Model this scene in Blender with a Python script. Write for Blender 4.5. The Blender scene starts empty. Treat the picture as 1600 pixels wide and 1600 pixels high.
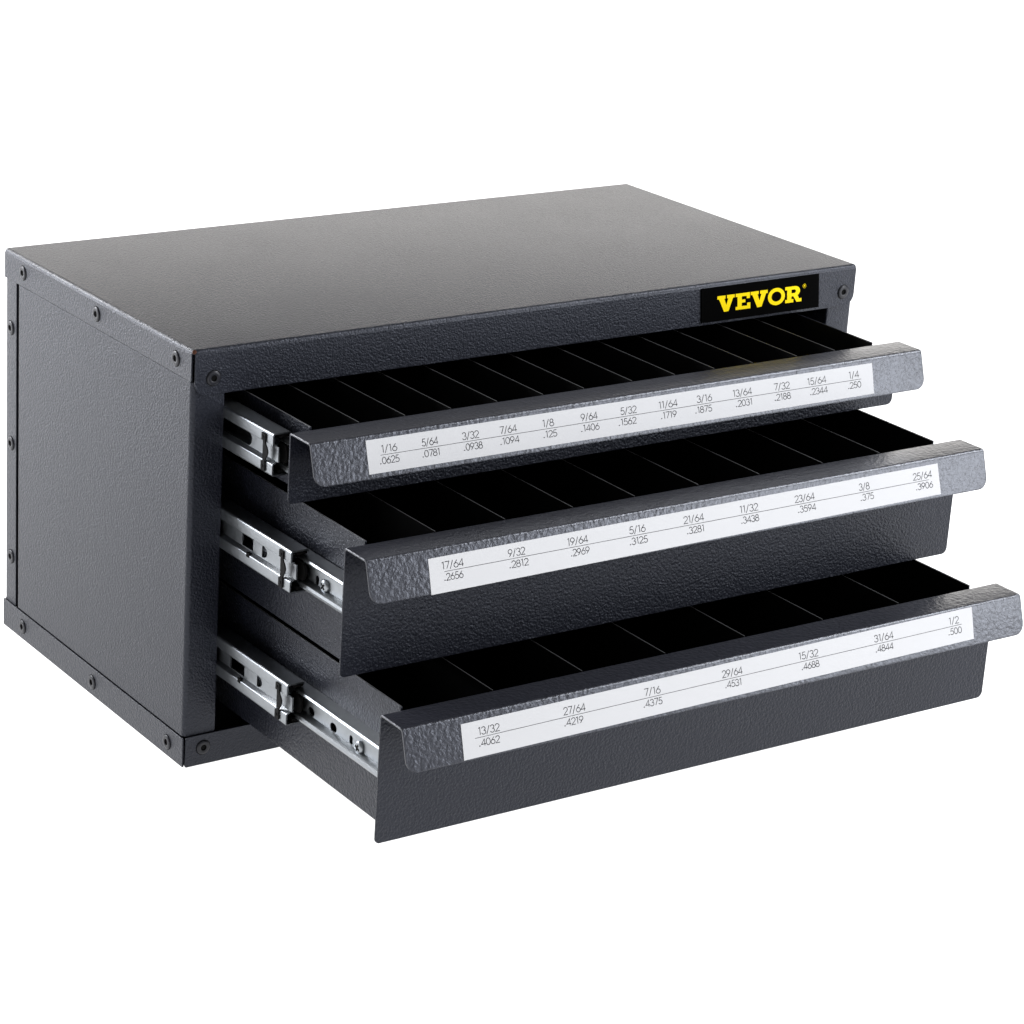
import bpy, bmesh, math, random
from mathutils import Vector, Matrix
from mathutils.geometry import tessellate_polygon

random.seed(7)
sc = bpy.context.scene
COL = sc.collection

# ------------------------------------------------------------------ camera
cam_d = bpy.data.cameras.new('camera')
cam = bpy.data.objects.new('camera', cam_d)
COL.objects.link(cam)
sc.camera = cam
cam_d.sensor_width = 36.0
cam_d.lens = 4212.6056 * 36.0 / 1600.0
cam_d.shift_x = (800 - 605.881) / 1600.0
cam_d.shift_y = (720.575 - 800) / 1600.0
cam_d.clip_start = 0.05
cam_d.clip_end = 200.0
yaw, pitch, roll = 0.584935, -0.327932, 0.049854
f_ = Vector((math.sin(yaw) * math.cos(pitch), math.cos(yaw) * math.cos(pitch), math.sin(pitch)))
r_ = Vector((math.cos(yaw), -math.sin(yaw), 0))
u_ = r_.cross(f_)
r2 = math.cos(roll) * r_ + math.sin(roll) * u_
u2 = -math.sin(roll) * r_ + math.cos(roll) * u_
CAMP = Vector((-0.533967, -0.959263, 0.521989))
cam.matrix_world = Matrix(((r2.x, u2.x, -f_.x, CAMP.x), (r2.y, u2.y, -f_.y, CAMP.y), (r2.z, u2.z, -f_.z, CAMP.z), (0, 0, 0, 1)))

# ------------------------------------------------------------------ light
world = bpy.data.worlds.new('World')
sc.world = world
world.use_nodes = True
bg = world.node_tree.nodes['Background']
bg.inputs['Color'].default_value = (1, 1, 1, 1)
bg.inputs['Strength'].default_value = 0.25


def softbox(name, loc, target, sx, sy, power, color=(1, 1, 1)):
    ld = bpy.data.lights.new(name, 'AREA')
    ld.shape = 'RECTANGLE'
    ld.size, ld.size_y = sx, sy
    ld.energy = power
    ld.color = color
    o = bpy.data.objects.new(name, ld)
    COL.objects.link(o)
    o.location = loc
    o.rotation_euler = (Vector(target) - Vector(loc)).to_track_quat('-Z', 'Y').to_euler()
    return o


softbox('softbox_overhead', (1.06, -0.45, 1.00), (0.28, -0.05, 0.15), 0.45, 0.45, 16, (0.94, 0.96, 1.0))
softbox('softbox_behind', (1.6, 2.7, 0.74), (0.2, 0.1, 0.18), 4.2, 0.66, 27, (1.0, 0.97, 0.93))
softbox('softbox_left', (-0.62, 0.95, 0.42), (0.0, 0.08, 0.17), 0.6, 0.5, 15, (0.92, 0.94, 1.0))
softbox('softbox_rear', (-0.40, 1.35, 0.86), (0.0, 0.1, 0.19), 0.4, 0.4, 16)
softbox('softbox_right', (1.25, -1.13, 0.40), (0.3, -0.08, 0.1), 0.60, 0.55, 12, (0.92, 0.95, 1.0))
# unseen lamp added under the floor to wash out the shadows
softbox('lamp_added_under_floor', (0.5, 1.0, -0.6), (0.5, 1.0, 0.0), 10, 10, 760)

sc.view_settings.view_transform = 'Standard'
sc.view_settings.look = 'None'
sc.view_settings.exposure = 0.0
sc.view_settings.gamma = 1.0
sc.view_settings.use_curve_mapping = False
sc.render.engine = 'CYCLES'
sc.cycles.use_denoising = True
sc.cycles.max_bounces = 8


# ------------------------------------------------------------------ materials
def new_mat(name):
    m = bpy.data.materials.new(name)
    m.use_nodes = True
    nt = m.node_tree
    return m, nt, nt.nodes['Principled BSDF']


def paint(name, color, rough, spec, scale, bump, dist=0.0003, bevel=0.0005, coat=0.35, coat_rough=0.24):
    """textured powder coat: fine pebbled bump over satin enamel"""
    m, nt, p = new_mat(name)
    N = nt.nodes
    L = nt.links
    tc = N.new('ShaderNodeTexCoord')
    n1 = N.new('ShaderNodeTexNoise')
    n1.inputs['Scale'].default_value = scale
    n1.inputs['Detail'].default_value = 2.0
    n1.inputs['Roughness'].default_value = 0.55
    n1.inputs['Distortion'].default_value = 0.6
    v = N.new('ShaderNodeTexVoronoi')
    v.feature = 'SMOOTH_F1'
    v.inputs['Scale'].default_value = scale * 0.75
    v.inputs['Smoothness'].default_value = 0.6
    L.new(tc.outputs['Object'], n1.inputs['Vector'])
    L.new(tc.outputs['Object'], v.inputs['Vector'])
    mx = N.new('ShaderNodeMath')
    mx.operation = 'MULTIPLY_ADD'
    mx.inputs[1].default_value = -0.6
    L.new(v.outputs['Distance'], mx.inputs[0])
    L.new(n1.outputs['Fac'], mx.inputs[2])
    # patches where the coat is rougher or smoother
    n2 = N.new('ShaderNodeTexNoise')
    n2.inputs['Scale'].default_value = 24
    n2.inputs['Detail'].default_value = 3
    L.new(tc.outputs['Object'], n2.inputs['Vector'])
    rm = N.new('ShaderNodeMapRange')
    rm.inputs['From Min'].default_value = 0.3
    rm.inputs['From Max'].default_value = 0.7
    rm.inputs['To Min'].default_value = 0.75
    rm.inputs['To Max'].default_value = 1.15
    L.new(n2.outputs['Fac'], rm.inputs['Value'])
    st = N.new('ShaderNodeMath')
    st.operation = 'MULTIPLY'
    st.inputs[1].default_value = bump
    L.new(rm.outputs['Result'], st.inputs[0])
    b = N.new('ShaderNodeBump')
    b.inputs['Distance'].default_value = dist
    L.new(st.outputs[0], b.inputs['Strength'])
    L.new(mx.outputs[0], b.inputs['Height'])
    bv = N.new('ShaderNodeBevel')
    bv.samples = 4
    bv.inputs['Radius'].default_value = bevel
    L.new(bv.outputs['Normal'], b.inputs['Normal'])
    L.new(b.outputs['Normal'], p.inputs['Normal'])
    # the enamel flows smooth over the grain
    b2 = N.new('ShaderNodeBump')
    b2.inputs['Distance'].default_value = dist * 0.3
    L.new(st.outputs[0], b2.inputs['Strength'])
    L.new(mx.outputs[0], b2.inputs['Height'])
    L.new(bv.outputs['Normal'], b2.inputs['Normal'])
    L.new(b2.outputs['Normal'], p.inputs['Coat Normal'])
    p.inputs['Coat Weight'].default_value = coat
    p.inputs['Coat Roughness'].default_value = coat_rough
    p.inputs['Base Color'].default_value = (*color, 1)
    p.inputs['Roughness'].default_value = rough
    p.inputs['Specular IOR Level'].default_value = spec
    p.inputs['Specular Tint'].default_value = (0.80, 0.85, 1.0, 1)
    return m


def plain(name, color, rough, spec=0.5, metal=0.0, noise=None):
    m, nt, p = new_mat(name)
    p.inputs['Base Color'].default_value = (*color, 1)
    p.inputs['Roughness'].default_value = rough
    p.inputs['Specular IOR Level'].default_value = spec
    p.inputs['Metallic'].default_value = metal
    if noise:
        N, L = nt.nodes, nt.links
        tc = N.new('ShaderNodeTexCoord')
        n = N.new('ShaderNodeTexNoise')
        n.inputs['Scale'].default_value = noise[0]
        n.inputs['Detail'].default_value = 4
        L.new(tc.outputs['Object'], n.inputs['Vector'])
        r = N.new('ShaderNodeMapRange')
        r.inputs['To Min'].default_value = rough - noise[1]
        r.inputs['To Max'].default_value = rough + noise[1]
        L.new(n.outputs['Fac'], r.inputs['Value'])
        L.new(r.outputs['Result'], p.inputs['Roughness'])
        c = N.new('ShaderNodeMixRGB')
        c.inputs['Color1'].default_value = (*[x * 0.8 for x in color], 1)
        c.inputs['Color2'].default_value = (*[min(1, x * 1.15) for x in color], 1)
        L.new(n.outputs['Fac'], c.inputs['Fac'])
        L.new(c.outputs['Color'], p.inputs['Base Color'])
    return m


GREY = (0.0105, 0.0115, 0.0170)
M_body = paint('charcoal_powder_coat', GREY, 0.34, 0.26, 1250, 0.9, 0.00038, 0.0005, 0.16, 0.34)
M_drawer = paint('drawer_powder_coat', GREY, 0.34, 0.20, 1000, 1.0, 0.00045, 0.0005, 0.16, 0.28)
M_pull = paint('pull_hammered_coat', (0.0165, 0.017, 0.0225), 0.32, 0.4, 600, 0.85, 0.00037, 0.0009, 0.48, 0.28)
M_rivet = plain('painted_rivet', (0.0145, 0.015, 0.0195), 0.36, 0.3)
M_tray_shade = plain('tray_shade_black', (0.004, 0.004, 0.0045), 0.6, 0.15)  # near-black: the shade inside the trays put into the colour
M_edge = plain('bare_lit_edge', (0.20, 0.20, 0.205), 0.45, 0.5, 0.6)  # bare sheet edge; the light it catches put into the pale colour
M_zinc = plain('zinc_plated_steel', (0.27, 0.285, 0.30), 0.36, 0.5, 1.0, (420, 0.06))
M_clip = plain('dark_spring_steel', (0.006, 0.006, 0.006), 0.7, 0.1, 0.0)
M_hole = plain('hole_black', (0.003, 0.003, 0.003), 0.8, 0.1)
M_rust = plain('rust_brown', (0.09, 0.035, 0.02), 0.7, 0.2)
M_paper = plain('label_paper', (0.58, 0.58, 0.59), 0.6, 0.2)
M_ink = plain('label_ink', (0.02, 0.02, 0.024), 0.8, 0.05)
M_plate = plain('nameplate_black', (0.0008, 0.0008, 0.0008), 0.8, 0.02)
M_yellow = plain('nameplate_yellow', (1.0, 0.74, 0.0), 0.6, 0.1)
M_floor, _nt, _p = new_mat('translucent_white_floor')  # floor made translucent so the added lamp below whitens it
_N, _L = _nt.nodes, _nt.links
_d, _t, _x = _N.new('ShaderNodeBsdfDiffuse'), _N.new('ShaderNodeBsdfTranslucent'), _N.new('ShaderNodeMixShader')
_d.inputs['Color'].default_value = _t.inputs['Color'].default_value = (0.9, 0.9, 0.9, 1)
_L.new(_d.outputs[0], _x.inputs[1])
_L.new(_t.outputs[0], _x.inputs[2])
_L.new(_x.outputs[0], _N['Material Output'].inputs['Surface'])
_N.remove(_p)


# ------------------------------------------------------------------ mesh builder
class MB:
    def __init__(self):
        self.v, self.f, self.m = [], [], []

    def add(self, verts, faces, mat=0):
        b = len(self.v)
        self.v += [tuple(q) for q in verts]
        self.f += [tuple(b + i for i in f) for f in faces]
        self.m += [mat] * len(faces)

    def box(self, x0, x1, y0, y1, z0, z1, mat=0):
        vs = [(x0, y0, z0), (x1, y0, z0), (x1, y1, z0), (x0, y1, z0), (x0, y0, z1), (x1, y0, z1), (x1, y1, z1), (x0, y1, z1)]
        self.add(vs, [(0, 3, 2, 1), (4, 5, 6, 7), (0, 1, 5, 4), (1, 2, 6, 5), (2, 3, 7, 6), (3, 0, 4, 7)], mat)

    def plate(self, outline, holes=(), th=0.001, O=(0, 0, 0), U=(1, 0, 0), V=(0, 0, 1), mat=0, side=None, back=True):
        """flat plate; outline in (u, v); front face on O, thickness goes to -(U x V)"""
        O, U, V = Vector(O), Vector(U), Vector(V)
        n = U.cross(V).normalized()
        loops = [list(outline)] + [list(h) for h in holes]
        area = lambda l: sum(l[i][0] * l[(i + 1) % len(l)][1] - l[(i + 1) % len(l)][0] * l[i][1] for i in range(len(l)))
        if area(loops[0]) < 0:
            loops[0].reverse()
        for h in loops[1:]:
            if area(h) > 0:
                h.reverse()
        tri = tessellate_polygon([[Vector((a, b, 0)) for a, b in l] for l in loops])
        flat = [q for l in loops for q in l]
        F = [O + U * a + V * b for a, b in flat]
        B = [q - n * th for q in F]
        ff = []
        for t in tri:
            (ax, ay), (bx, by), (cx, cy) = (flat[i] for i in t)
            s = (bx - ax) * (cy - ay) - (by - ay) * (cx - ax)
            ff.append(tuple(t) if s > 0 else tuple(reversed(t)))
        self.add(F, ff, mat)
        if th <= 0:
            return
        if back:
            self.add(B, [tuple(reversed(t)) for t in ff], mat)
        k = 0
        for l in loops:
            m = len(l)
            vs = F[k:k + m] + B[k:k + m]
            self.add(vs, [(i, m + i, m + (i + 1) % m, (i + 1) % m) for i in range(m)], mat if side is None else side)
            k += m

    def sweep(self, prof, O, A, B, D, l0, l1, mat=0, closed=True, caps=True):
        """prof in plane (A, B) swept along D from l0 to l1"""
        O, A, B, D = Vector(O), Vector(A), Vector(B), Vector(D)
        n = len(prof)
        v0 = [O + A * a + B * b + D * l0 for a, b in prof]
        v1 = [O + A * a + B * b + D * l1 for a, b in prof]
        m = n if closed else n - 1
        self.add(v0 + v1, [(i, (i + 1) % n, n + (i + 1) % n, n + i) for i in range(m)], mat)
        if caps and closed:
            tri = tessellate_polygon([[Vector((a, b, 0)) for a, b in prof]])
            self.add(v0, [tuple(t) for t in tri], mat)
            self.add(v1, [tuple(reversed(t)) for t in tri], mat)

    def lathe(self, prof, O, U, V, N, seg=28, mats=None):
        """prof: list of (radius, height along N)"""
        O, U, V, N = Vector(O), Vector(U), Vector(V), Vector(N)
        vs = []
        for r, h in prof:
            for k in range(seg):
                a = 2 * math.pi * k / seg
                vs.append(O + U * (r * math.cos(a)) + V * (r * math.sin(a)) + N * h)
        for j in range(len(prof) - 1):
            self.add(vs[j * seg:(j + 2) * seg], [(k, (k + 1) % seg, seg + (k + 1) % seg, seg + k) for k in range(seg)],
                     mats[j] if mats else 0)

    def build(self, name, mats, parent=None, origin=(0, 0, 0), merge=True, recalc=True, smooth=32):
        me = bpy.data.meshes.new(name)
        o = Vector(origin)
        me.from_pydata([tuple(Vector(q) - o) for q in self.v], [], self.f)
        if not isinstance(mats, (list, tuple)):
            mats = [mats]
        for m in mats:
            me.materials.append(m)
        me.polygons.foreach_set('material_index', self.m)
        bm = bmesh.new()
        bm.from_mesh(me)
        if merge:
            bmesh.ops.remove_doubles(bm, verts=bm.verts, dist=2e-6)
        if recalc:
            bmesh.ops.recalc_face_normals(bm, faces=bm.faces)
        bm.to_mesh(me)
        bm.free()
        me.polygons.foreach_set('use_smooth', [True] * len(me.polygons))
        me.set_sharp_from_angle(angle=math.radians(smooth))
        ob = bpy.data.objects.new(name, me)
        COL.objects.link(ob)
        ob.location = origin
        if parent:
            ob.parent = parent
            ob.location = o
        return ob


def arc(cx, cy, r, a0, a1, n=8):
    return [(cx + r * math.cos(math.radians(a0 + (a1 - a0) * i / n)), cy + r * math.sin(math.radians(a0 + (a1 - a0) * i / n))) for i in range(n + 1)]


def round_path(pts, rad, n=7):
    """open polyline with its inner corners rounded; rad: one value or one per inner corner"""
    out = [pts[0]]
    for i in range(1, len(pts) - 1):
        r = rad[i - 1] if isinstance(rad, (list, tuple)) else rad
        p, q, s = Vector(pts[i - 1]), Vector(pts[i]), Vector(pts[i + 1])
        a, b = (p - q).normalized(), (s - q).normalized()
        ang = a.angle(b)
        t = r / math.tan(ang / 2)
        c = q + (a + b).normalized() * (r / math.sin(ang / 2))
        s0, s1 = q + a * t - c, q + b * t - c
        a0 = math.atan2(s0.y, s0.x)
        da = math.atan2(s1.y, s1.x) - a0
        while da > math.pi:
            da -= 2 * math.pi
        while da < -math.pi:
            da += 2 * math.pi
        for k in range(n + 1):
            out.append((c.x + r * math.cos(a0 + da * k / n), c.y + r * math.sin(a0 + da * k / n)))
    out.append(pts[-1])
    return out


def thicken(path, th):
    """closed profile: the path and its offset by th to the left"""
    off = []
    for i, p in enumerate(path):
        a = Vector(path[max(i - 1, 0)])
        b = Vector(path[min(i + 1, len(path) - 1)])
        t = (b - a).normalized()
        off.append((p[0] - t.y * th, p[1] + t.x * th))
    return list(path) + off[::-1]


def rrect(x0, x1, y0, y1, bl=0, br=0, tr=0, tl=0, n=8):
    out = []
    out += arc(x0 + bl, y0 + bl, bl, 180, 270, n) if bl else [(x0, y0)]
    out += arc(x1 - br, y0 + br, br, 270, 360, n) if br else [(x1, y0)]
    out += arc(x1 - tr, y1 - tr, tr, 0, 90, n) if tr else [(x1, y1)]
    out += arc(x0 + tl, y1 - tl, tl, 90, 180, n) if tl else [(x0, y1)]
    return out


# ------------------------------------------------------------------ the floor
fb = MB()
fb.add([(-20, -20, 0), (20, -20, 0), (20, 20, 0), (-20, 20, 0)], [(0, 1, 2, 3)])
floor = fb.build('floor', M_floor)
floor['kind'] = 'structure'

# ------------------------------------------------------------------ the cabinet
W, D, H = 0.375, 0.1885, 0.1945
cab = bpy.data.objects.new('drill_cabinet', None)
COL.objects.link(cab)
cab['label'] = 'dark grey textured steel drill bit cabinet with three labelled drawers pulled open'
cab['category'] = 'cabinet'

FT = 0.0206      # front flange of the top
ST = 0.0143      # side flange of the top
FB = 0.0142      # flange of the bottom pan
TH = 0.0008
R = 0.0019

# top: one folded sheet
m = MB()
m.add([(R, R, H), (W - R, R, H), (W - R, D - R, H), (R, D - R, H)], [(0, 1, 2, 3)])
q = arc(0, 0, R, 90, 180, 8)   # from top round to the left
m.sweep([(R + a, H - R + b) for a, b in q], (0, 0, 0), (1, 0, 0), (0, 0, 1), (0, 1, 0), R, D - R, closed=False)
m.sweep([(W - R - a, H - R + b) for a, b in q], (0, 0, 0), (1, 0, 0), (0, 0, 1), (0, 1, 0), R, D - R, closed=False)
m.sweep([(R + a, H - R + b) for a, b in q], (0, 0, 0), (0, 1, 0), (0, 0, 1), (1, 0, 0), R, W - R, closed=False)
m.sweep([(D - R - a, H - R + b) for a, b in q], (0, 0, 0), (0, 1, 0), (0, 0, 1), (1, 0, 0), R, W - R, closed=False)
for (cx, cy, sx, sy, mt) in ((R, R, -1, -1, 1), (W - R, R, 1, -1, 0), (W - R, D - R, 1, 1, 0), (R, D - R, -1, 1, 0)):
    k = 6
    vs, fs = [], []
    for i in range(k + 1):
        e = math.pi / 2 * i / k
        for j in range(k + 1):
            a = math.pi / 2 * j / k
            vs.append((cx + sx * R * math.cos(e) * math.cos(a), cy + sy * R * math.cos(e) * math.sin(a), H - R + R * math.sin(e)))
    for i in range(k):
        for j in range(k):
            fs.append((i * (k + 1) + j, i * (k + 1) + j + 1, (i + 1) * (k + 1) + j + 1, (i + 1) * (k + 1) + j))
    m.add(vs, fs, 0)
# rust where the coat chipped off the folded corner
m.lathe([(0.0, 0.00022), (0.0006, 0.0002), (0.0009, 0.0001), (0.001, -0.0002)],
        Vector((R, R, H - R)) + Vector((-1, -1, 1)).normalized() * R, Vector((1, -1, 0)).normalized(),
        Vector((1, 1, 2)).normalized(), Vector((-1, -1, 1)).normalized(), 12, [1, 1, 1])
# flanges
m.box(0, TH, 0.0016, D - 0.0008, H - ST, H - R)
m.box(W - TH, W, 0.0016, D - 0.0008, H - ST, H - R)
m.box(0.0012, W - 0.0012, D - TH, D, H - ST, H - R)
m.plate(rrect(0.0011, W - 0.0008, H - FT, H - R, 0.0058, 0.0058, 0, 0), (), TH, (0, 0, 0), (1, 0, 0), (0, 0, 1))
top = m.build('top_panel', [M_body, M_rust], cab)

# bottom pan
m = MB()
m.box(0.0012, W - 0.0012, 0.0012, D - 0.0012, 0.0004, 0.0012)
m.box(0, TH, 0.0012, D, 0, FB - 0.0004)
m.box(W - TH, W, 0.0012, D, 0, FB - 0.0004)
m.box(0.0012, W - 0.0012, D - TH, D, 0, FB)
m.plate(rrect(0.0010, W - 0.0010, 0, FB + 0.0004, 0.0006, 0.0006, 0.0016, 0.0016), (), TH, (0, 0, 0), (1, 0, 0), (0, 0, 1))
bottom = m.build('bottom_panel', M_body, cab)

# sides: each folds round into the stile beside the drawers
SZ0, SZ1 = FB + 0.0005, H - ST - 0.0004
for s in (0, 1):
    m = MB()
    path = round_path([(0.00025, 0.1722), (0.00025, 0.0011), (0.0166, 0.0011), (0.0166, 0.016)], [0.0022, 0.0008])
    prof = thicken(path, TH)
    if s:
        prof = [(W - a, b) for a, b in prof]
    m.sweep(prof, (0, 0, 0), (1, 0, 0), (0, 1, 0), (0, 0, 1), SZ0, SZ1)
    m.build('side_panel', M_body, cab)

# back with its side flanges
m = MB()
m.box(0.0022, W - 0.0022, D - 0.0022, D - 0.0012, SZ0, SZ1)
path = round_path([(0.0008, 0.1762), (0.0008, D - 0.0008), (0.006, D - 0.0008)], [0.001])
m.sweep(thicken(path, -TH), (0, 0, 0), (1, 0, 0), (0, 1, 0), (0, 0, 1), FB - 0.0002, SZ1)
m.sweep([(W - a, b) for a, b in thicken(path, -TH)], (0, 0, 0), (1, 0, 0), (0, 1, 0), (0, 0, 1), FB - 0.0002, SZ1)
back = m.build('back_panel', M_body, cab)


def rivet(parent, loc, n):
    n = Vector(n)
    u = Vector((0, 0, 1))
    v = n.cross(u)
    m = MB()
    m.lathe([(0.00365, 0.00004), (0.00335, 0.00005), (0.0033, 0.00035), (0.0031, 0.00055), (0.0025, 0.00070), (0.0018, 0.00072), (0.00145, 0.0006), (0.00135, 0.0001), (0.0, 0.00008)],
            (0, 0, 0), u, v, n, 32, [1, 0, 0, 0, 0, 0, 1, 1])  # hole floor painted black: its shade put into the colour
    o = m.build('rivet', [M_rivet, M_hole], parent)
    o.location = loc
    return o


X0, YF = (-1, 0, 0), (0, -1, 0)
for y in (0.1672, 0.0905, 0.0153):
    rivet(top, (0, y, 0.1870), X0)
for x in (0.0101, W - 0.0082):
    rivet(top, (x, 0, 0.1812), YF)
for y, z in ((0.1822, 0.1560), (0.1818, 0.0975), (0.1815, 0.0385)):
    rivet(back, (0.0008, y, z), X0)
for y in (0.1663, 0.0902, 0.0155):
    rivet(bottom, (0, y, 0.0066), X0)
rivet(bottom, (0.0099, 0, 0.0083), YF)

# ------------------------------------------------------------------ nameplate
m = MB()
m.plate([(0.2772, 0.1753), (0.3512, 0.1753), (0.3493, 0.19245), (0.2753, 0.19245)], (), 0.0005, (0, -0.0006, 0), (1, 0, 0), (0, 0, 1))
Z0, Z1 = 0.1796, 0.1878


def letter(pts, x0, x1, holes=(), z0=Z0, z1=Z1):
    fx = lambda l: [(x0 + (x1 - x0) * a + 0.11 * (0.1837 - z0 - (z1 - z0) * b), z0 + (z1 - z0) * b) for a, b in l]   # the print leans a little
    m.plate(fx(pts), [fx(h) for h in holes], 0, (0, -0.00068, 0), (1, 0, 0), (0, 0, 1), 1)


VV = [(0, 1), (.47, 1), (.47, .8), (.40, .8), (.52, .40), (.635, .8), (.56, .8), (.56, 1), (1, 1), (1, .8), (.91, .8), (.64, 0), (.385, 0), (.095, .8), (0, .8)]
EE = [(0, 0), (0, .2), (.13, .2), (.13, .8), (0, .8), (0, 1), (.97, 1), (.97, .64), (.75, .64), (.75, .8), (.42, .8), (.42, .6), (.66, .6), (.66, .41), (.42, .41), (.42, .2), (.78, .2), (.78, .37), (1, .37), (1, 0)]
RR = ([(0, 0), (0, .2), (.12, .2), (.12, .8), (0, .8), (0, 1), (.60, 1)] + [(.60 + .31 * math.sin(math.radians(a)), .69 + .31 * math.cos(math.radians(a))) for a in range(15, 151, 15)]
      + [(.86, .2), (1, .2), (1, 0), (.70, 0), (.50, .38), (.385, .38), (.385, .2), (.5, .2), (.5, 0)])
RH = [(.385, .8), (.385, .575), (.56, .575)] + [(.56 + .10 * math.cos(math.radians(a)), .6875 + .1125 * math.sin(math.radians(a))) for a in range(-75, 76, 15)] + [(.56, .8)]
letter(VV, .2859, .2966)
letter(EE, .2972, .3064)
letter(VV, .3066, .3173)
circ = lambda r, n=40: [(.5 + r * math.cos(2 * math.pi * i / n), .5 + r * math.sin(2 * math.pi * i / n)) for i in range(n)]
letter(circ(.5), .3175, .3283, [circ(.29)], .1793, .1881)
letter(RR, .3285, .3389, [RH])
letter(circ(.5, 24), .3397, .3419, [circ(.43, 24)], .1861, .1883)
letter([(.33, .26), (.33, .76), (.52, .76), (.66, .7), (.68, .6), (.6, .5), (.7, .26), (.6, .26), (.5, .47), (.42, .47), (.42, .26)], .3397, .3419, [], .1861, .1883)
plate = m.build('nameplate', [M_plate, M_yellow], top, merge=False, recalc=False)
plate['label'] = 'black nameplate with bold yellow slab letters VEVOR'

# ------------------------------------------------------------------ stroke lettering for the labels


def el(cx, cy, rx, ry, a0, a1, n=14):
    return [(cx + rx * math.cos(math.radians(a0 + (a1 - a0) * i / n)), cy + ry * math.sin(math.radians(a0 + (a1 - a0) * i / n))) for i in range(n + 1)]


GLYPH = {
    '0': (.60, [el(.28, .5, .25, .5, 0, 360, 28)]),
    '1': (.40, [[(.06, .9), (.23, 1.0), (.23, 0)]]),
    '2': (.58, [el(.28, .72, .24, .28, 170, -35, 14) + [(.03, 0), (.54, 0)]]),
    '3': (.58, [el(.26, .75, .21, .25, 165, -88, 14), el(.26, .26, .25, .27, 88, -165, 14)]),
    '4': (.62, [[(.44, 0), (.44, 1.0), (.02, .26), (.58, .26)]]),
    '5': (.58, [[(.50, 1.0), (.17, 1.0), (.09, .54)] + el(.26, .31, .25, .31, 125, -155, 16)]),
    '6': (.60, [el(.28, .3, .25, .3, 0, 360, 24), [(.42, 1.0), (.065, .44)]]),
    '7': (.56, [[(.02, 1.0), (.52, 1.0), (.18, 0)]]),
    '8': (.58, [el(.27, .76, .19, .24, 0, 360, 20), el(.27, .26, .25, .27, 0, 360, 24)]),
    '9': (.60, [el(.28, .7, .25, .3, 0, 360, 24), [(.14, 0), (.495, .56)]]),
    '/': (.46, [[(.02, -.12), (.38, 1.06)]]),
    '.': (.31, [[(.02, .075), (.18, .075)], [(.10, .0), (.10, .15)], [(.04, .02), (.16, .13)]]),
}


def ribbon(m, pts, w, place, lift, mat):
    n = len(pts)
    closed = n > 3 and (Vector(pts[0]) - Vector(pts[-1])).length < 1e-9
    if closed:
        pts = pts[:-1]
        n -= 1
    P = [Vector(q) for q in pts]
    L, Rr = [], []
    for i in range(n):
        a = P[(i - 1) % n] if (closed or i > 0) else P[i]
        b = P[(i + 1) % n] if (closed or i < n - 1) else P[i]
        d0 = (P[i] - a).normalized() if (P[i] - a).length > 1e-12 else (b - P[i]).normalized()
        d1 = (b - P[i]).normalized() if (b - P[i]).length > 1e-12 else d0
        t = (d0 + d1)
        t = t.normalized() if t.length > 1e-6 else d0
        nn = Vector((-t.y, t.x))
        c = max(0.45, nn.dot(Vector((-d0.y, d0.x))))
        L.append(P[i] + nn * (w / 2 / c))
        Rr.append(P[i] - nn * (w / 2 / c))
    vs = [place(q.x, q.y, lift) for q in L] + [place(q.x, q.y, lift) for q in Rr]
    k = n if closed else n - 1
    m.add(vs, [(n + i, n + (i + 1) % n, (i + 1) % n, i) for i in range(k)], mat)


def string(m, s, cx, base, cap, width, place, w):
    adv = [GLYPH[c][0] for c in s]
    nat = (sum(adv) - 0.06) * cap
    sx = min(1.45, max(0.86, width / nat))
    x = cx - nat * sx / 2
    for c, a in zip(s, adv):
        for k, st in enumerate(GLYPH[c][1]):
            ribbon(m, [(x + px * cap * sx, base + py * cap) for px, py in st], w, place, 2e-6 * (k + 1), 1)
        x += a * cap * sx


# ------------------------------------------------------------------ drawers
WP = 0.33884
HD = 0.01655
TI, TJ = 0.0105, 0.0147
LIP = Vector((-.0055, -.0175)).length
LY, LZ = -.0055 / LIP, -.0175 / LIP

TXT1 = [('1/16', 0.0373, 0.0079), ('.0625', 0.0369, 0.0096), ('5/64', 0.0577, 0.0081), ('.0781', 0.0577, 0.009), ('3/32', 0.0784, 0.0084), ('.0938', 0.0791, 0.0097), ('7/64', 0.098, 0.0087), ('.1094', 0.0981, 0.01), ('1/8', 0.1191, 0.0061), ('.125', 0.1195, 0.0077), ('9/64', 0.1412, 0.0089), ('.1406', 0.1411, 0.0101), ('5/32', 0.1628, 0.0088), ('.1562', 0.1616, 0.0101), ('11/64', 0.185, 0.0105), ('.1719', 0.1847, 0.0101), ('3/16', 0.2057, 0.0088), ('.1875', 0.2046, 0.0107), ('13/64', 0.2278, 0.0111), ('.2031', 0.2282, 0.0098), ('7/32', 0.2512, 0.0092), ('.2188', 0.251, 0.0108), ('15/64', 0.2723, 0.0115), ('.2344', 0.2729, 0.0109), ('1/4', 0.2951, 0.0067), ('.250', 0.2949, 0.0084)]
TXT2 = [('17/64', 0.0404, 0.0107), ('.2656', 0.0403, 0.0094), ('9/32', 0.0723, 0.0085), ('.2812', 0.0728, 0.0097), ('19/64', 0.1036, 0.0107), ('.2969', 0.1043, 0.0098), ('5/16', 0.1352, 0.0086), ('.3125', 0.1352, 0.0102), ('21/64', 0.1658, 0.0111), ('.3281', 0.1662, 0.0099), ('11/32', 0.1966, 0.0105), ('.3438', 0.1966, 0.0101), ('23/64', 0.2286, 0.0114), ('.3594', 0.2293, 0.0105), ('3/8', 0.2638, 0.0062), ('.375', 0.2649, 0.0085), ('25/64', 0.2992, 0.0115), ('.3906', 0.2998, 0.0105)]
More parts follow.
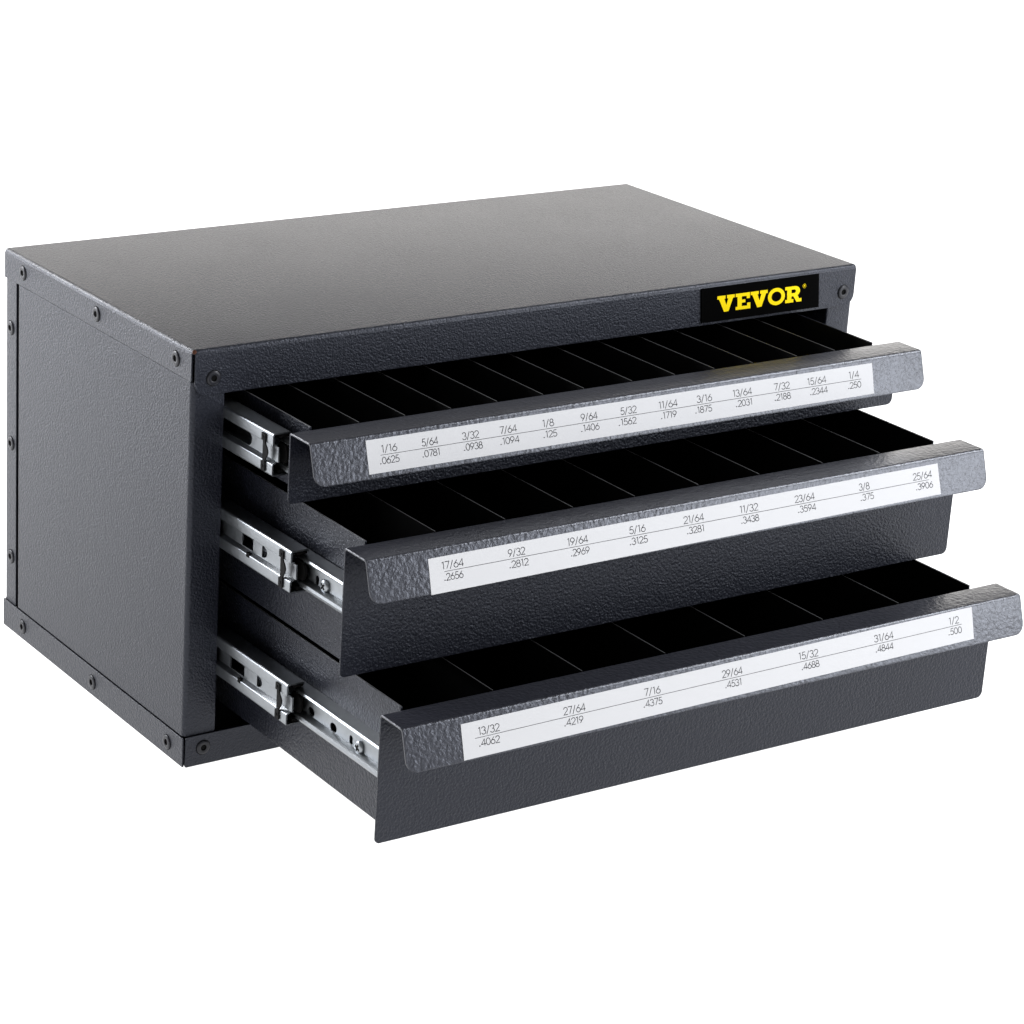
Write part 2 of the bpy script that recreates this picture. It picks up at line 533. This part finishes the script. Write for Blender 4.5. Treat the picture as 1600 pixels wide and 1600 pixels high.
TXT3 = [('13/32', 0.0404, 0.0104), ('.4062', 0.04, 0.0102), ('27/64', 0.0833, 0.0111), ('.4219', 0.0823, 0.0098), ('7/16', 0.1239, 0.0088), ('.4375', 0.1235, 0.01), ('29/64', 0.1671, 0.0111), ('.4531', 0.1671, 0.0091), ('15/32', 0.2099, 0.0111), ('.4688', 0.2104, 0.0101), ('31/64', 0.2539, 0.0113), ('.4844', 0.2537, 0.0105), ('1/2', 0.2963, 0.0064), ('.500', 0.2964, 0.0083)]

DRAWERS = [
    dict(x=.01808, y=-.05109, ro=-.00047, t=.17101, b=.13948, tb=.1412, rail=.1582, mid=-.0412, txt=TXT1,
         lab=((.0264, .0020), (.3071, .0025), (.3065, .0169), (.0263, .0163)), rule=(.0328, .0090, .2994, .0091),
         div=[.0517, .0748, .0984, .1226, .1472, .1696, .1965, .2209, .244, .2668, .2936, .317],
         web=[('slot', -.020, .03)], inner=[], screw=None),
    dict(x=.01803, y=-.09727, ro=-.00192, t=.13596, b=.07864, tb=.0784, rail=.1117, mid=-.0590, txt=TXT2,
         lab=((.0290, .0038), (.3093, .0027), (.3095, .0170), (.0287, .0186)), rule=(.0361, .0101, .3030, .0094),
         div=[.0618, .0969, .1321, .1654, .2007, .2353, .2725, .307],
         web=[('square', -.0245, -.0150), ('moon', -.036, -.032)], inner=[('tall', -.0677)], screw=-.0745),
    dict(x=.01731, y=-.13067, ro=-.00306, t=.07572, b=.01781, tb=.0190, rail=.0514, mid=-.0600, txt=TXT3,
         lab=((.0274, .0030), (.3081, .0008), (.3075, .0155), (.0271, .0178)), rule=(.0334, .0099, .3009, .0076),
         div=[.0718, .1175, .1616, .2057, .2505, .2959],
         web=[('square', -.0205, -.0080), ('moon', -.0355, -.0315)], inner=[('tall', -.0993), ('wide', -.0852), ('wide', -.0672)], screw=-.1065),
]
NAMES = ['top', 'middle', 'bottom']

for di, d in enumerate(DRAWERS):
    t, b = d['t'], d['b']
    ang = math.atan2(d['ro'], WP)
    org = Vector((d['x'], d['y'], 0))
    toloc = lambda wx: wx - d['x']
    # tray
    m = MB()
    xl, xr, yb, tt = TI, WP - TJ, 0.172, t + 0.0006
    zb = d['tb']
    m.box(xl, xl + TH, 0.0013, yb, zb, tt)
    m.box(xr - TH, xr, 0.0013, yb, zb, tt)
    m.box(xl + TH, xr - TH, yb - TH, yb, zb, tt - 0.0004)
    m.box(xl + TH, xr - TH, 0.0013, yb - TH, zb, zb + TH)
    m.box(xl + TH, xr - TH, 0.0013, 0.0016, zb + TH, t - 0.003, 1)     # thin dark sheets added inside: tray shade put into their colour
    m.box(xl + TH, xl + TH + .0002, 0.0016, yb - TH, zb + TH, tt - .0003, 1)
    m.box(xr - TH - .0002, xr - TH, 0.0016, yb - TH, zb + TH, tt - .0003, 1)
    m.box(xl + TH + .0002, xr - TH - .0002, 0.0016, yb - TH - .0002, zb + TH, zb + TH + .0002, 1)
    m.box(xl + .00015, xl + TH - .00015, 0.0015, yb, tt, tt + 0.00006, 2)   # bare upper edge, the light it catches put into its pale colour
    dr = m.build('drawer', [M_drawer, M_tray_shade, M_edge], cab)
    dr.location = org
    dr.rotation_euler = (0, 0, ang)
    dr['label'] = ['topmost shallow drawer with thirteen compartments, pulled out least', 'middle drawer with nine compartments, pulled out about halfway',
                   'lowest drawer with seven compartments, pulled out furthest'][di]

    # front panel
    m = MB()
    m.plate(rrect(0, WP, b, t - 0.0014, 0.0022, 0.0030), (), TH, (0, -TH, 0), (1, 0, 0), (0, 0, 1))
    m.build('front_panel', M_drawer, dr)

    # pull: folded forward over the top of the panel, then down and outwards
    m = MB()
    O = Vector((0, -HD, t))
    V = Vector((0, LY, LZ))
    U = Vector((1, 0, 0))
    path = round_path([(0.0, t - 0.0014), (0.0, t), (-HD, t), (-HD + LY * LIP, t + LZ * LIP)], [0.0012, 0.0016])
    lipend = path.pop()
    rows = [(p, 0.0) for p in path]
    rc = 0.0054                                                 # the lip's corners are rounded
    for k in range(13):
        a_ = math.pi / 2 * k / 12
        sd = LIP - rc + rc * math.sin(a_)
        rows.append(((-HD + LY * sd, t + LZ * sd), rc * (1 - math.cos(a_))))
    pp = [p for p, _ in rows]
    prof = thicken(pp, TH)
    n = len(pp)
    inner = prof[n:][::-1]
    vs = []
    for (p, ins), q_ in zip(rows, inner):
        vs += [(ins, p[0], p[1]), (WP - ins, p[0], p[1]), (ins, q_[0], q_[1]), (WP - ins, q_[0], q_[1])]
    fs = []
    for k in range(n - 1):
        a4, b4 = 4 * k, 4 * k + 4
        fs += [(a4, a4 + 1, b4 + 1, b4), (a4 + 2, b4 + 2, b4 + 3, a4 + 3), (a4, b4, b4 + 2, a4 + 2), (a4 + 1, a4 + 3, b4 + 3, b4 + 1)]
    e4 = 4 * (n - 1)
    fs.append((e4, e4 + 1, e4 + 3, e4 + 2))
    m.add(vs, fs)
    m.build('pull_handle', M_pull, dr)

    # paper label with its print
    m = MB()
    n = U.cross(-V).normalized()
    lift0 = 0.00016
    m.plate([(a, -c) for a, c in d['lab']], (), 0.00012, O + n * lift0, U, -V)
    place = lambda x, v, l: O + U * x + (-V) * v + n * (lift0 + 0.00003 + l)
    x0, v0, x1, v1 = d['rule']
    ribbon(m, [(x0, -v0), (x1, -v1)], 0.00020, place, 0, 1)
    for s, cx, wd in d['txt']:
        rv = v0 + (v1 - v0) * (cx - x0) / (x1 - x0)
        if s[0] == '.':
            string(m, s, cx, -(rv + 0.00095 + 0.0028), 0.0028, wd, place, 0.00030)
        else:
            string(m, s, cx, -(rv - 0.00095), 0.0030, wd, place, 0.00030)
    lb = m.build('paper_label', [M_paper, M_ink], dr, merge=False, recalc=False)

    # dividers
    for wx in d['div']:
        x = toloc(wx)
        m = MB()
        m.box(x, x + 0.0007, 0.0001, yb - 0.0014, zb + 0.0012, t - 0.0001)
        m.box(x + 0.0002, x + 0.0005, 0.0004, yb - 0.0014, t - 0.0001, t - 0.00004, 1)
        m.build('divider', [M_tray_shade, M_edge], dr)

    # drawer member of the slide, screwed to the left of the tray
    zr = d['rail']
    m = MB()
    wx_ = 0.0272
    yF, yB = d['y'] + 0.0012, 0.09
    prof_top = [(.0243, 4.7e-3), (.0228, 5.1e-3), (.0214, 5.5e-3), (.0211, 6.2e-3), (.0217, 6.9e-3), (.0235, 7.3e-3), (.0282, 7.5e-3), (.0282, 7.1e-3), (.0238, 6.9e-3), (.0222, 6.5e-3), (.0217, 6.1e-3), (.0230, 5.6e-3), (.0243, 5.3e-3)]
    prof_bot = [(.0243, -2.9e-3), (.0236, -3.3e-3), (.0224, -3.5e-3), (.0212, -4.2e-3), (.0209, -5.4e-3), (.0214, -6.7e-3), (.0231, -7.4e-3), (.0282, -7.5e-3), (.0282, -7.1e-3), (.0236, -6.9e-3), (.0222, -6.2e-3), (.0217, -5.2e-3), (.0222, -4.2e-3), (.0236, -3.8e-3), (.0243, -3.6e-3)]
    for pr in (prof_top, prof_bot):
        m.sweep([(a, zr - 0.0006 + z) for a, z in pr], (0, 0, 0), (1, 0, 0), (0, 0, 1), (0, 1, 0), yF, yB)
    holes = []
    HZ = 0.0016
    for kind, yc in d['inner']:
        hw, hh = (.0013, .0022) if kind == 'tall' else (.0026, .0020)
        if kind == 'tall':
            holes.append([(-yc + a, z - HZ) for a, z in arc(0, hh - hw, hw, 0, 180, 10) + arc(0, -hh + hw, hw, 180, 360, 10)])
        else:
            holes.append([(-yc + a, z - HZ) for a, z in arc(hw - hh, 0, hh, -90, 90, 10) + arc(-hw + hh, 0, hh, 90, 270, 10)])
    m.plate([(-yB, -4.1e-3), (-yF, -4.1e-3), (-yF, 4.4e-3), (-yB, 4.4e-3)], holes, 0.0008, (0.0242, 0, zr), (0, -1, 0), (0, 0, 1))
    ir = m.build('drawer_rail', M_zinc, dr)
    inv = Matrix.Rotation(-ang, 4, 'Z')
    ir.location = inv @ (-org)
    ir.rotation_euler = (0, 0, -ang)
    if d['screw'] is not None:
        m = MB()
        m.lathe([(.0031, 0), (.0031, .0005), (.0029, .0010), (.0024, .0014), (.0015, .0016), (0, .00165)], (0, 0, 0), (0, 0, 1), (0, 1, 0), (-1, 0, 0), 28)
        c, a_ = .0016, .00045
        cross = [(c, a_), (a_, a_), (a_, c), (-a_, c), (-a_, a_), (-c, a_), (-c, -a_), (-a_, -a_), (-a_, -c), (a_, -c), (a_, -a_), (c, -a_)]
        rt = math.radians(25 + 20 * di)
        cross = [(x * math.cos(rt) - y * math.sin(rt), x * math.sin(rt) + y * math.cos(rt)) for x, y in cross]
        m.plate(cross, (), 0.0004, (-.00172, 0, 0), (0, -1, 0), (0, 0, 1), 1)
        s = m.build('screw', [M_zinc, M_hole], dr)
        s.location = inv @ (Vector((0.0242, d['screw'], zr - 0.0018)) - org)
        s.rotation_euler = (0, 0, -ang)

    # cabinet member: web with raised bands above and below, spring clip across its end
    m = MB()
    y0, y1 = d['mid'], 0.11
    XF, XW = 0.0160, 0.0180
    hz = 9.6e-3
    upper = thicken(round_path([(XW, 3.6e-3), (XF, 4.2e-3), (XF, hz), (.0246, hz), (.0246, hz - .0012)], [.0005, .0011, .0006], 5), -0.0007)
    lower = thicken(round_path([(XW, -2.9e-3), (XF, -4.2e-3), (XF, -hz), (.0246, -hz), (.0246, -hz + .0012)], [.0006, .0011, .0006], 5), 0.0007)
    for pr in (upper, lower):
        m.sweep([(a, zr + z) for a, z in pr], (0, 0, 0), (1, 0, 0), (0, 0, 1), (0, 1, 0), y0, y1)
    holes = []
    for w_ in d['web']:
        if w_[0] == 'slot':
            holes.append([(-w_[1] - .0026 + a, z) for a, z in arc(0, .3e-3, .0031, -90, 90, 10)] + [(-w_[2], 3.4e-3), (-w_[2], -2.8e-3)])
        elif w_[0] == 'square':
            holes.append(rrect(-w_[2], -w_[1], -2.6e-3, 3.3e-3, .0004, .0004, .0006, .0006))
        else:
            holes.append([(-w_[2], 3.1e-3)] + [(-w_[2] + (w_[2] - w_[1]) * 1.1 * math.sin(math.radians(a)), .3e-3 + 2.8e-3 * math.cos(math.radians(a))) for a in range(15, 166, 15)] + [(-w_[2], -2.5e-3)])
    m.plate([(-y1, -3.0e-3), (-y0 + .0014, -3.0e-3), (-y0 + .0014, 3.7e-3), (-y1, 3.7e-3)], holes, 0.0007, (XW, 0, zr), (0, -1, 0), (0, 0, 1))
    # ball cage showing inside the end
    m.box(.0195, .0245, y0 + .0006, y0 + .02, zr + 7.2e-3, zr + 8.8e-3, 1)
    m.box(.0195, .0245, y0 + .0006, y0 + .02, zr - 8.8e-3, zr - 7.2e-3, 1)
    # nylon bumper rounding out of the end, and the lower bevel's notch, its dark added as a black box
    m.plate([(-y0 - .004, 4.2e-3)] + [(-y0 + .0006 + 2.6e-3 * math.cos(math.radians(k)), .2e-3 + 4.2e-3 * math.sin(math.radians(k))) for k in range(80, -81, -16)] + [(-y0 - .004, -4.0e-3)],
            (), .0012, (.0212, 0, zr), (0, -1, 0), (0, 0, 1), 1)
    if di:
        m.box(XF - .00012, XW - .0002, d['web'][0][1] - .0002, d['web'][0][1] + .0022, zr - 5.2e-3, zr - 3.2e-3, 1)
    rl = m.build('slide_rail', [M_zinc, M_hole], cab)
    m = MB()
    yc = -(y0 + .0062)
    e = 1e-3
    clip = [(yc - 2.2 * e, 8.0 * e), (yc + .9 * e, 8.0 * e), (yc + .9 * e, 4.4 * e)] + \
           [(yc + .9 * e + 2.2 * e * math.sin(math.pi * k / 10), (4.0 - 7.2 * k / 10) * e) for k in range(1, 10)] + \
           [(yc + .9 * e, -3.8 * e), (yc + .9 * e, -8.6 * e), (yc - 2.2 * e, -8.6 * e), (yc - 2.2 * e, -4.6 * e), (yc - .9 * e, -4.0 * e), (yc - .9 * e, 4.8 * e), (yc - 2.2 * e, 4.8 * e)]
    m.plate(clip, (), 0.0006, (XF - .0007, 0, zr), (0, -1, 0), (0, 0, 1))
    for zz in (6.3e-3, -6.5e-3):
        m.lathe([(.0007, 0), (.0006, .0003), (0, .00035)], (XF - .0007, -(yc - .6 * e), zr + zz), (0, 0, 1), (0, 1, 0), (-1, 0, 0), 12)
    m.build('spring_clip', M_clip, rl)
